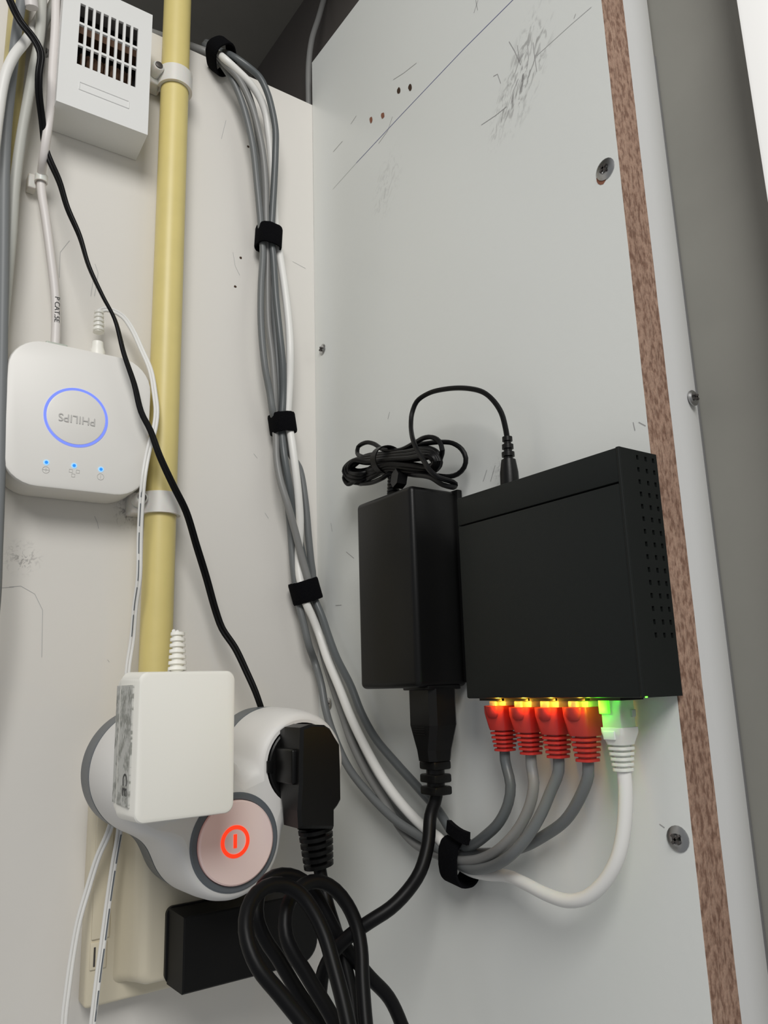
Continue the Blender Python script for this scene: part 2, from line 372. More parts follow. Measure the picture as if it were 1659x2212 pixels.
screw(B(95,112,0), (0,-1,0), 0.0040, 'dark screw in the wall left of the grilled box', (0.6,0,0.8))
g = G(); blob(g, P(1300,385,0), 0.003, 0.0035, 0.6, 0, 0.0001); mk('chipped_spot', g, M['holerim'], wr, smooth=False, label='reddish chipped spot by the upper screw')
# ------------------------------------------------------------------ grilled white box (upper left)
def plate(g, O, U, V, T, us, vs, hole, th):
    """slab at O spanned by U,V with rectangular openings; us,vs grid lines; hole(i,j) true = opening"""
    nu, nv = len(us), len(vs); O = Vector(O)
    for k in (0, 1):
        pass
    idx = {}
    def vid(i, j, k):
        if (i,j,k) not in idx:
            idx[(i,j,k)] = len(g.v); g.v.append(O+U*us[i]+V*vs[j]+T*(th*k))
        return idx[(i,j,k)]
    solid = lambda i, j: 0 <= i < nu-1 and 0 <= j < nv-1 and not hole(i, j)
    for i in range(nu-1):
        for j in range(nv-1):
            if not solid(i, j): continue
            for k in (0, 1): g.f.append([vid(i,j,k), vid(i+1,j,k), vid(i+1,j+1,k), vid(i,j+1,k)])
            for (di, dj, a, b) in ((-1,0,(i,j),(i,j+1)), (1,0,(i+1,j),(i+1,j+1)), (0,-1,(i,j),(i+1,j)), (0,1,(i,j+1),(i+1,j+1))):
                if not solid(i+di, j+dj): g.f.append([vid(*a,0), vid(*b,0), vid(*b,1), vid(*a,1)])
x0, x1, zb, zt, D = -0.2012, -0.1437, 0.3608, 0.4560, 0.030
t = thing('grilled_box', 'white plastic box with slotted grille, high on the wall left of the yellow pipe', 'electrical box', (-0.172, 0, zb))
gx0, gx1 = -0.1906, -0.1530; cols = 8
us = [0]; w = (gx1-gx0)/(cols*3-1)*1.0
for c in range(cols): us += [gx0-x0+c*3*w, gx0-x0+(c*3+2)*w]
us += [x1-x0]
gz0, gz1 = 0.3932, 0.4396; rh = (gz1-gz0)
vs = [0]
for r in range(3): vs += [gz0-zb+r*(rh+0.0017)/3, gz0-zb+(r+1)*(rh+0.0017)/3-0.0017]
vs += [zt-zb]
g = G(); plate(g, (x0, -D, zb), Vector((1,0,0)), Vector((0,0,1)), Vector((0,1,0)), us, vs, lambda i, j: i % 2 == 1 and j % 2 == 1, 0.0018)
cv = mk('front_cover', g, M['box'], t, smooth=False)
g = G(); xb0, xb1 = x0+0.001, x1+0.0015
g.loft([[(x0,-D+0.0004,zb),(x1,-D+0.0004,zb),(x1,-D+0.0004,zt),(x0,-D+0.0004,zt)], [(xb0,-0.0003,zb+0.0002),(xb1,-0.0003,zb+0.0002),(xb1,-0.0003,zt),(xb0,-0.0003,zt)]], False, True)
mk('housing', g, M['box'], t, smooth=False)
g = G()
for k in range(9):
    xx = -0.187+k*0.0038; g.lathe((xx, -0.016, 0.405), (1,0,0), [(0,0.0065),(0.0014,0.0075),(0.0032,0.0065)], 16)
g.box((-0.195,-0.021,0.39), (-0.150,-0.010,0.3975)).box((-0.195,-0.021,0.425), (-0.150,-0.010,0.433))
mk('coil', g, M['copper'], t)
mk('backplate', G().box((x0+0.002,-0.004,zb+0.003), (x1-0.002,-0.002,zt-0.002)), M['inside'], t, smooth=False)
g = G(); pl = [(-0.1882,0.3806),(-0.1569,0.3806),(-0.1569,0.3752),(-0.1882,0.3752)]
for i in range(4):
    a, b = pl[i], pl[(i+1) % 4]
    g.tube([Vector((a[0],-D-0.0001,a[1])), Vector((b[0],-D-0.0001,b[1]))], 0.00035, 6)
mk('name_plate_outline', g, M['box'], t)
# ------------------------------------------------------------------ yellow pipes and clips
def pipe(label, c, r, z0, z1, m):
    return mk('pipe', G().lathe((c[0], c[1], z0), (0,0,1), [(0,r),(z1-z0,r)], 40), m, label=label, category='pipe')
pipe('cream yellow conduit pipe running down the wall beside the white bridge', (-0.1206, -0.0125), 0.0097, -0.035, 0.645, M['pipe'])
pipe('thin faded yellow pipe behind the cables at the left edge', (-0.2235, -0.0085), 0.0062, -0.3, 0.475, M['pipe2'])
def pclip(z, label, side=1):
    cx, cy = -0.1206, -0.0125; t = thing('pipe_clip', label, 'pipe clip', (cx, 0, z), 'plastic clips on the yellow pipe')
    g = G(); L = []
    n = 26; ri, ro, h = 0.0099, 0.0122, 0.0135
    for k in range(n+1):
        a = math.radians(-215+ (250)*k/n); c, s_ = math.cos(a), math.sin(a)
        L.append([(cx+ri*c, cy+ri*s_, z-h/2), (cx+ro*c, cy+ro*s_, z-h/2), (cx+ro*c, cy+ro*s_, z+h/2), (cx+ri*c, cy+ri*s_, z+h/2)])
    g.loft(L); mk('ring', g, M['clip'], t)
    mk('base', G().rbox((cx-0.0185,-0.0125,z-h/2), (cx-0.0085,-0.0002,z+h/2), 0.0015), M['clip'], t)
    sp = Vector((cx-0.0145,-0.0125,z+0.001))
    g = G().lathe(sp, (0,-1,0.1), [(0,0.0042),(0.0075,0.0040),(0.0082,0.0034)], 20); mk('boss', g, M['clip'], t)
    g = G().lathe(sp+Vector((0,-0.0072,0.0006)), (0,-1,0.1), [(0,0.0026),(0.0018,0.0026),(0.0021,0.0020)], 16); mk('screw', g, M['rust'], t)
pclip(B(368,158,0.02).z, 'milky plastic pipe clip at the top of the yellow pipe, beside the grilled box')
pclip(B(345,1085,0.02).z, 'milky plastic pipe clip on the yellow pipe just below the white bridge')
# ------------------------------------------------------------------ cables at the left edge
def cable(name, label, cat, pts, r, m, group=None, n=12):
    return mk(name, G().tube(spline(pts), r, n), m, label=label, category=cat, **({'group': group} if group else {}))
def Bs(lst, d=None): return [B(*q) if len(q) == 3 else B(q[0], q[1], d) for q in lst]
cable('grey_cable', 'thick slate grey cable hanging down the far left edge', 'cable', Bs([(52,-60),(46,0),(35,76),(24,177),(14,280),(10,380),(8,560),(4,800),(0,1000),(-6,1180),(-14,1330)], 0.0262)+[Vector((-0.222,-0.018,-0.10)), Vector((-0.224,-0.018,-0.41))], 0.0030, M['slate'])
cable('light_cable', 'thick light grey cable beside the left yellow pipe, behind the black wire', 'cable', Bs([(96,-60),(91,0),(86,76),(72,152),(58,228),(43,316),(32,405),(25,506),(16,600),(4,720),(-12,900)], 0.0192)+[Vector((-0.2365,-0.012,-0.05)), Vector((-0.2375,-0.012,-0.41))], 0.0031, M['beigecab'])
cable('white_cable', 'white cable curving off the left edge over the grey cable', 'cable', Bs([(95,20,0.010),(74,58,0.012),(51,94,0.028),(30,121,0.034),(14,155,0.035),(5,192,0.035),(-4,253,0.035),(-20,360,0.033)])+[Vector((-0.250,-0.026,0.20)), Vector((-0.252,-0.010,-0.10)), Vector((-0.252,-0.010,-0.41))], 0.0030, M['whitecab'])
cable('rounded_cable', 'pale pinkish cable end bending over at the top left', 'cable', Bs([(52,-70,0.028),(60,-30,0.028),(66,0,0.028),(68,17,0.027)]), 0.0042, M['pinkcab'])
cable('slanting_cable', 'light grey cable slanting behind the pinkish cable at the top left', 'cable', Bs([(140,-50),(122,-8),(104,30),(92,62),(88,120)], 0.010), 0.0028, M['beigecab'])
# off-white network cable down to the bridge, with its plug
BX0, BX1, BZ0, BZ1, BD = -0.2161, -0.1342, 0.1137, 0.2012, 0.028
t = thing('network_cable', 'off-white network cable running down into the top of the white bridge', 'cable', (-0.19, -0.015, BZ1))
pts = Bs([(134,-70,0.020),(122,-20,0.020),(119,60,0.020),(113,152,0.020),(109,228,0.022),(103,278,0.026),(94,342,0.020),(89,385,0.010),(90,418,0.010),(98,468,0.012),(110,557,0.013),(119,636,0.013),(121,690,0.013)])
e = Vector((B(121,722,0.013).x, -0.013, BZ1+0.001)); pts.append(e)
mk('cable', G().tube(spline(pts), 0.0027, 14), M['pinkcab'], t)
mk('plug', G().rbox((e.x-0.0062,-0.0175,BZ1-0.003), (e.x+0.0062,-0.0085,BZ1+0.0052), 0.0008), M['clearish'], t, label='clear plastic network plug')
Rm = Matrix.Rotation(math.radians(90), 3, 'X')          # text plane facing the viewer (-y)
Mt = (Matrix.Rotation(math.radians(88), 3, 'Y') @ Rm).to_4x4()
a = B(123,668,0.0158); Mt.translation = a
text('print', 'P CAT.5E', 0.0042, M['blackprint'], Mt, t)
# cable clip nailed on the wall
c = B(84,386,0.012); t = thing('cable_clip', 'small translucent nail clip holding the off-white cable', 'cable clip', (c.x, 0, c.z))
mk('block', G().rbox((c.x-0.0055,-0.008,c.z-0.005), (c.x-0.0003,-0.0002,c.z+0.005), 0.001), M['clip'], t)
g = G(); L = []; cc = B(89,387,0.010)
for k in range(13):
    a = math.radians(-200+k*19); ci, si = math.cos(a), math.sin(a)
    L.append([(cc.x+q*ci, -0.010+q*si, cc.z+h) for q, h in ((0.0029,-0.0024),(0.0039,-0.0024),(0.0039,0.0024),(0.0029,0.0024))])
g.loft(L); mk('hook', g, M['clip'], t)
# ------------------------------------------------------------------ white bridge with ring light
def rrect(cx, cz, hx, hz, r, n=8):
    out = []
    for sx, sz, a0 in ((1,1,0),(-1,1,90),(-1,-1,180),(1,-1,270)):
        for k in range(n+1):
            a = math.radians(a0+90*k/n); out.append((cx+sx*(hx-r)+r*math.cos(a), cz+sz*(hz-r)+r*math.sin(a)))
    return out
bc = ((BX0+BX1)/2, (BZ0+BZ1)/2); hx, hz = (BX1-BX0)/2, (BZ1-BZ0)/2
t = thing('smart_bridge', 'white rounded square bridge with a glowing blue ring and three blue lights', 'network device', (bc[0], 0, BZ0))
g = G(); L = []
for y, ins in ((-0.0004,0.0006),(-0.006,0.0),(-0.0250,0.0),(-0.0265,0.0001),(-0.0275,0.0005),(-0.028,0.0014)):
    L.append([(x, y, z) for x, z in rrect(bc[0], bc[1], hx-ins, hz-ins, 0.019)])
g.loft(L); body = mk('body', g, M['bridge'], t, ang=0.5)
rc = B(165,902,BD); RO = 0.0180
def ring(c, ro, ri, y0, y1, n=64):
    g = G(); L = []
    for k in range(n+1):
        a = 2*math.pi*k/n; ci, si = math.cos(a), math.sin(a)
        L.append([(c.x+q*ci, y, c.z+q*si) for q, y in ((ri,y0),(ro,y0),(ro,y1),(ri,y1))])
    return g.loft(L, False, False)
mk('ring_light', ring(rc, RO, RO-0.0014, -BD+0.0003, -BD-0.0003), M['bluering'], t, label='glowing blue ring')
mk('push_button', G().lathe((rc.x,-BD+0.0003,rc.z), (0,-1,0), [(0,RO-0.0016),(0.0007,RO-0.0016),(0.0009,RO-0.0022)], 64), M['bridge'], t)
Mt = (Matrix.Rotation(math.radians(180), 3, 'Y') @ Rm).to_4x4(); Mt.translation = Vector((rc.x+0.0003, -BD-0.00095, rc.z-0.0012))
text('lettering', 'PHILIPS', 0.0066, M['letter'], Mt, t)
for (x, y) in ((100,999),(160,1006),(218,1014)):
    c = B(x, y, BD)
    l = mk('status_light', G().lathe((c.x,-BD+0.0002,c.z), (0,-1,0), [(0,0.0016),(0.0004,0.0016)], 24), M['bluehalo'], t, label='small round blue light')
    mk('lens', G().lathe((c.x,-BD-0.0002,c.z), (0,-1,0), [(0,0.0009),(0.00025,0.0009)], 20), M['blueled'], l)
g = G()
def sq(c, s_, w=0.00022):
    q = [Vector((c.x+a*s_, -BD-0.0001, c.z+b*s_)) for a, b in ((-1,-1),(1,-1),(1,1),(-1,1),(-1,-1))]
    for i in range(4): g.tube([q[i], q[i+1]], w/2, 4)
for x, y, s_ in ((153,1017,0.0009),(168,1019,0.0009),(158,1027,0.0009)): sq(B(x,y,BD), s_)
for x, y in ((99,1015),(217,1030)):
    c = B(x,y,BD); p = [Vector((c.x+0.0019*math.cos(k*math.pi/10), -BD-0.0001, c.z+0.0019*math.sin(k*math.pi/10))) for k in range(21)]
    g.tube(p, 0.00012, 4)
    g.tube([Vector((c.x,-BD-0.0001,c.z-0.001)), Vector((c.x,-BD-0.0001,c.z+0.001))], 0.00012, 4)
    if x < 120: g.tube([Vector((c.x-0.0018,-BD-0.0001,c.z)), Vector((c.x+0.0018,-BD-0.0001,c.z))], 0.00012, 4)
mk('icons', g, M['letter'], t)
# ------------------------------------------------------------------ ivory wall socket
g = G()
t = thing('wall_socket', 'ivory surface-mounted double wall socket behind the round multi plug', 'socket', (-0.11, 0, -0.163))
g.rbox((-0.1531,-0.014,-0.1632), (-0.055,-0.0002,-0.028), 0.0022); mk('base', g, M['ivory'], t)
L = []
for y, i, r in ((-0.0135,0,0.004),(-0.018,0.0020,0.005),(-0.030,0.0042,0.006),(-0.038,0.0055,0.006),(-0.0412,0.0068,0.006),(-0.0425,0.0092,0.006)):
    L.append([(x, y, z) for x, z in rrect(-0.0955, -0.0945, 0.0435-i, 0.0595-i*0.75, r)])
mk('raised_front', G().loft(L), M['ivory'], t, ang=0.9)
mk('cover_strip', G().rbox((-0.1512,-0.0152,-0.1296), (-0.1418,-0.0135,-0.04), 0.0005), M['ivory'], t)
f = mk('latch', G().rbox((-0.1515,-0.0150,-0.1445), (-0.1428,-0.0135,-0.1310), 0.0005), M['ivory'], t)
mk('slot', G().box((-0.1498,-0.0152,-0.1428), (-0.1488,-0.0149,-0.1333)), M['rust'], f, smooth=False)
# ------------------------------------------------------------------ black adapter in the lower socket
AD0, AD1 = 0.0425, 0.068
t = thing('black_adapter', 'blocky black plug adapter in the lower socket, half hidden by the coiled black cord', 'power adapter', (-0.08, -AD0, -0.149))
lo, hi = -0.1492, -0.1128
L = []
for y, i in ((-AD0-0.0002,0.0010),(-AD0-0.0036,0.0006),(-AD0-0.0040,0.0018)):
    L.append([(x, y, z) for x, z in rrect(-0.1005, (lo+hi)/2, 0.0215-i, (hi-lo)/2+0.0012-i, 0.004)])
mk('flange', G().loft(L), M['blackmat'], t, ang=0.5)
def dshape(x0, x1, z0, z1, ins):
    r = (z1-z0)/2-ins; zc = (z0+z1)/2; out = [(x0+ins, z1-ins), (x0+ins, z0+ins)]
    rr = 0.011; cx = x1-ins-rr
    for k in range(9): a = math.radians(-90+90*k/8); out.append((cx+rr*math.cos(a), z0+ins+rr+rr*math.sin(a)))
    for k in range(9): a = math.radians(90*k/8); out.append((cx+rr*math.cos(a), z1-ins-rr+rr*math.sin(a)))
    return out
L = [[(x, y, z) for x, z in dshape(-0.1205, -0.0415, lo, hi, i)] for y, i in ((-AD0-0.004,0),(-AD1+0.0008,0.0004),(-AD1,0.0012))]
mk('casing', G().loft(L), M['blackmat'], t, ang=0.5)
L = [[(x, y, z) for x, z in dshape(-0.0600, -0.0428, lo+0.0015, hi-0.0015, i)] for y, i in ((-AD1+0.0005,0),(-AD1-0.0006,0.0002))]
mk('end_cap', G().loft(L), M['black'], t, ang=0.5)
# ------------------------------------------------------------------ round three-lobed multi plug
LO = [(-0.1370, -0.0400, 0.0320), (-0.0685, -0.0400, 0.0292), (-0.1073, -0.0745, 0.0297)]
def sdf(x, z):
    k = 0.015; d = [math.hypot(x-a, z-b)-r for a, b, r in LO]
    r_ = d[0]
    for q in d[1:]:
        h = max(k-abs(r_-q), 0)/k; r_ = min(r_, q)-h*h*k*0.25
    return r_
CX0, CZ0 = -0.1045, -0.050
def _base(n=240):
    pts = []
    for i in range(1800):
        a = 2*math.pi*i/1800; c, s_ = math.cos(a), math.sin(a); lo_, hi_ = 0.0, 0.09
        for _ in range(24):
            mid = (lo_+hi_)/2
            if sdf(CX0+c*mid, CZ0+s_*mid) < 0: lo_ = mid
            else: hi_ = mid
        pts.append((CX0+c*lo_, CZ0+s_*lo_))
    ln = [math.dist(pts[i], pts[(i+1) % 1800]) for i in range(1800)]; tot = sum(ln); out = []; acc = 0; j = 0
    for k in range(n):
        while acc+ln[j] < tot*k/n: acc += ln[j]; j += 1
        out.append(pts[j])
    return out
BASE = _base()
def outline(ins):
    """the lobed contour moved inwards along its own normals"""
    out = []
    for x, z in BASE:
        for _ in range(12):
            e = 1e-5; f = sdf(x, z)+ins
            gx, gz = (sdf(x+e, z)-sdf(x-e, z))/(2*e), (sdf(x, z+e)-sdf(x, z-e))/(2*e); q = max(gx*gx+gz*gz, 0.05)
            x -= 0.7*f*gx/q; z -= 0.7*f*gz/q
        out.append((x, z))
    return out
FY = 0.100
t = thing('multi_plug', 'rounded three-lobed white multi plug with grey base and red-lit power button', 'multi plug', (CX0, -0.0427, CZ0))
L = [[(x, y, z) for x, z in outline(i)] for y, i in ((-0.0430,0.0010),(-0.0440,0.0003),(-0.0600,0.0))]
mk('grey_base', G().loft(L), M['greyband'], t, ang=0.6)
L = [[(x, y, z) for x, z in outline(i)] for y, i in ((-0.0601,0.0003),(-0.062,0.0),(-0.080,0.0006),(-0.090,0.0014),(-0.0950,0.0024),(-0.0980,0.0036),(-0.0995,0.0050),(-FY,0.0064))]
g = G().loft(L, True, False)
# front face with the socket openings cut out
bm = bmesh.new(); eds = []
def addloop(pts):
    vs = [bm.verts.new((x, -FY, z)) for x, z in pts]
    for i in range(len(vs)): eds.append(bm.edges.new((vs[i], vs[(i+1) % len(vs)])))
RR = (LO[1][0], LO[1][1], 0.0212); RL = (LO[0][0], LO[0][1], 0.0213)
addloop(outline(0.0064))
for q in (RR,):
    addloop([(q[0]+q[2]*math.cos(2*math.pi*i/48), q[1]+q[2]*math.sin(2*math.pi*i/48)) for i in range(48)])
bmesh.ops.triangle_fill(bm, use_beauty=True, use_dissolve=False, edges=eds)
# the socket circle lies partly outside the flat: lift nothing, just keep what the fill gives
bm.verts.index_update(); g.add([v.co.copy() for v in bm.verts], [[v.index for v in f.verts] for f in bm.faces]); bm.free()
mk('body', g, M['cube'], t, ang=0.9)
g = G(); L = [[(RR[0]+q*math.cos(2*math.pi*i/48), y, RR[1]+q*math.sin(2*math.pi*i/48)) for i in range(48)] for y, q in ((-FY,0.0212),(-FY+0.0135,0.0209))]
g.loft(L, False, False); mk('socket_well', g, M['cube'], t)
mk('socket_floor', G().lathe((RR[0],-FY+0.012,RR[1]), (0,1,0), [(0.0005,0.0207),(0.0014,0.0207)], 40), M['inside'], t)
bx, bz = LO[2][0], LO[2][1]+0.0003
mk('grey_ring', G().lathe((bx,-FY+0.002,bz), (0,-1,0), [(0,0.0234),(0.0024,0.0234),(0.0030,0.0226),(0.0030,0.0203),(0.0024,0.0200)], 64), M['greyband'], t, ang=0.5)
bt = mk('power_button', G().lathe((bx,-FY,bz), (0,-1,0), [(0,0.0198),(0.0026,0.0198),(0.0033,0.0190)], 64), M['button'], t, ang=0.5, label='pale pink backlit power button')
sy = -FY-0.0033; sc_ = B(508,1818,-sy)
g = ring(Vector((sc_.x,0,sc_.z)), 0.0076, 0.0058, sy+0.0001, sy-0.0003, 48)
mk('power_symbol', g, M['redlight'], bt, label='glowing red ring of the power symbol')
mk('power_bar', G().rbox((sc_.x-0.0009,sy-0.0003,sc_.z-0.0030), (sc_.x+0.0009,sy+0.0001,sc_.z+0.0034), 0.0001), M['redlight'], bt)
# ------------------------------------------------------------------ white power adapter with its cord
X0, X1, AZ0, AZ1, AY0, AY1 = -0.1705, -0.1243, -0.0552, 0.0090, 0.1045, 0.138
t = thing('white_adapter', 'white block power adapter with grey printed side, plugged into the multi plug', 'power adapter', (-0.147, -AY0, AZ0))
seam = 0.1135
def slab(y0, y1, i0, i1, m, nm, cap=0.0012):
    L = [[(x, y, z) for x, z in rrect((X0+X1)/2, (AZ0+AZ1)/2, (X1-X0)/2-i, (AZ1-AZ0)/2-i*1.2, 0.0042)] for y, i in ((-y0,i0+0.0006),(-y0-0.0003,i0),(-y1+cap,i1),(-y1+cap*0.35,i1+cap*0.3),(-y1,i1+cap))]
    return mk(nm, G().loft(L), m, t, ang=0.5)
slab(AY0, seam-0.0003, 0.0014, 0.0003, M['adapter'], 'rear_shell', 0.0005)
slab(seam, AY1, 0.0, 0.0006, M['adapter'], 'front_shell')
for ya, yb, off in ((AY0+0.001, seam-0.001, 0.0009), (seam+0.001, AY1-0.0065, 0.0001)):
    mk('printed_label', G().box((X0+off-0.00035,-yb,AZ0+0.007), (X0+off+0.0008,-ya,AZ1-0.006)), M['label'], t, smooth=False, label='grey label of tiny print')
# european type: CE mark on the side, reading sideways
Ms = (Matrix.Rotation(math.radians(-90), 3, 'Z') @ Matrix.Rotation(math.radians(90), 3, 'X')).to_4x4()
Mv = (Ms.to_3x3() @ Matrix.Rotation(math.radians(-90), 3, 'Z')).to_4x4(); Mv.translation = Vector((X0-0.00035, -0.1255, AZ0+0.0160))
text('ce_mark', 'CE', 0.0082, M['blackprint'], Mv, t)
mk('socket_plug', G().lathe((LO[0][0],-AY0+0.0002,LO[0][1]), (0,1,0), [(0,0.0195),(0.0040,0.0195)], 40), M['adapter'], t)
rb = B(383,1449,0.122); rt_ = B(384,1366,0.120)
def relief(g, a, b, r0, r1, n, core=0.62, fill=0.55, seg=18, flat=1.0, side=None):
    """ribbed strain relief from a to b"""
    d = b-a; Ln = d.length; pr = [(0, r0)]
    step = Ln/n
    for k in range(n):
        r = r0+(r1-r0)*(k+1)/n; s0 = k*step
        pr += [(s0+step*(1-fill)*0.2, r*core), (s0+step*(1-fill), r*core), (s0+step*(1-fill)+0.0001, r), (s0+step-0.0001, r*0.99)]
    pr += [(Ln, r1*0.75)]
    return g.lathe(a, d, pr, seg, flat, side)
g = G(); relief(g, rb-Vector((0,0,0.001)), rt_, 0.0046, 0.0034, 7, 0.66, 0.58, flat=0.8, side=(1,0,0)); mk('strain_relief', g, M['adapter'], t)
tw = [(0.95+math.cos(math.radians(a)), math.sin(math.radians(a))) for a in range(-155, 156, 31)]
tw += [(-u, -v) for u, v in tw]
cord = [rt_+Vector((0,0,-0.004)), rt_+Vector((0,0.003,0.0006)), Vector((rt_.x+0.003,-0.110,0.014)), Vector((rt_.x+0.003,-0.095,0.0045)), Vector((-0.140,-0.060,-0.0015)), Vector((-0.140,-0.037,-0.018)), Vector((-0.1440,-0.0335,-0.055))]
down = Bs([(258,1797,0.031),(247,1860,0.030),(235,1940,0.030),(223,2030,0.032),(212,2110,0.034),(200,2212,0.036)])
cord += down+Bs([(190,2300,0.036),(165,2345,0.034),(140,2300,0.030)])
up = Bs([(138,2212,0.028),(147,2130,0.026),(157,2060,0.024),(170,1990,0.023),(190,1920,0.023),(212,1850,0.026),(235,1797,0.028)])
cord += up+[B(262,1700,0.030), B(275,1600,0.030), B(276,1520,0.022)]
hue = Bs([(276,1450,0.020),(286,1380,0.020),(292,1310,0.024),(300,1250,0.029),(302,1160,0.031),(306,1080,0.035),(312,1020,0.037),(323,965,0.033),(334,925,0.030),(338,890,0.0285),(334,850,0.0255),(325,800,0.022),(306,755,0.018),(286,712,0.016),(266,684,0.015),(246,672,0.0145),(228,668,0.0142),(216,672,0.014),(213,682,0.014)])
cord += hue
g = G().tube(spline(cord), 0.00095, sect=tw, fixed=True)
mk('cord', g, M['whitecab'], t)
# dashed stripe and tiny print along the two visible runs
def along(pts, off, name, m, wd, period, duty, start=0.0, end=1.0, jitter=False):
    sp = spline(pts, 0.0012); g = G(); acc = 0; i = 0
    tot = sum((sp[k+1]-sp[k]).length for k in range(len(sp)-1)); cur = []
    for k in range(len(sp)-1):
        T_ = (sp[k+1]-sp[k]).normalized(); view = (CAM*0+Vector((0,-1,0))); sd = T_.cross(view).normalized()
        ph = (acc % period)/period
        if start*tot < acc < end*tot and ph < duty: cur.append(sp[k]+sd*off+Vector((0,-0.00098,0)))
        else:
            if len(cur) > 1: ribbon(g, cur, wd, 1, 0.0001)
            cur = []
        acc += (sp[k+1]-sp[k]).length
    if len(cur) > 1: ribbon(g, cur, wd, 1, 0.0001)
    if g.v: mk(name, g, m, t, smooth=False)
along(down, -0.0008, 'stripe', M['greyband'], 0.0007, 0.0185, 0.88)
along(down, 0.0009, 'small_print', M['print'], 0.0007, 0.0035, 0.35, 0.05, 0.97)
hr = hue[1:7]
along(hr, -0.0008, 'stripe', M['greyband'], 0.0006, 0.0165, 0.86)
along(hr, 0.0009, 'small_print', M['print'], 0.0006, 0.0035, 0.35, 0.4, 0.99)
pb = B(212,752,0.014); pt = B(214,672,0.014)
g = G().lathe(Vector((pb.x,-0.014,BZ1-0.006)), pt-pb, [(0,0.0044),(0.0125,0.0045),(0.0150,0.0036),(0.0185,0.0034)], 24)
mk('barrel_plug', g, M['adapter'], t)
mk('plug_relief', relief(G(), pb+(pt-pb)*0.42, pt, 0.0035, 0.0029, 5, 0.74, 0.6), M['adapter'], t)
# ------------------------------------------------------------------ black twin wire crossing the left wall
pts = Bs([(5,-45,0.040),(22,2,0.040),(45,48,0.042),(72,82,0.042),(88,115,0.042),(84,160,0.040),(84,200,0.036),(91,260,0.028),(98,320,0.022),(107,345,0.022),(128,392,0.026),(146,450,0.030),(172,510,0.032),(192,575,0.034),(222,640,0.036),(248,690,0.037),(268,765,0.038),(290,830,0.038),(305,890,0.038),(325,930,0.038),(345,985,0.038),(375,1050,0.036),(402,1105,0.032),(425,1180,0.026),(445,1245,0.022),(466,1320,0.021),(480,1358,0.022),(508,1400,0.026),(532,1450,0.030),(552,1495,0.034),(566,1535,0.036),(585,1590,0.034),(600,1700,0.03)])
flat2 = [(u*1.0, v*0.95) for u, v in tw]
mk('twin_wire', G().tube(spline(pts), 0.00118, sect=flat2, twist=9.0), M['blackcab'], label='thin black twisted twin wire running diagonally over the white bridge', category='wire')
# thin grey cable up in the corner and the cable along the top of the back board
cable('corner_cable', 'thin grey cable rising from behind the boards in the corner', 'cable', [B(668,330,-0.018), B(667,228,-0.018), B(667,140,-0.018), B(674,85,-0.018), B(688,40,-0.018), B(702,-10,-0.018), B(715,-60,-0.018)], 0.0026, M['greycab2'])
cable('old_cable', 'pale dusty cable lying along the top edge of the back board', 'cable', [B(250,48,-0.006), B(330,74,-0.006), B(400,98,-0.006), B(440,112,-0.005), B(468,122,-0.001)], 0.0036, M['greycab2'])
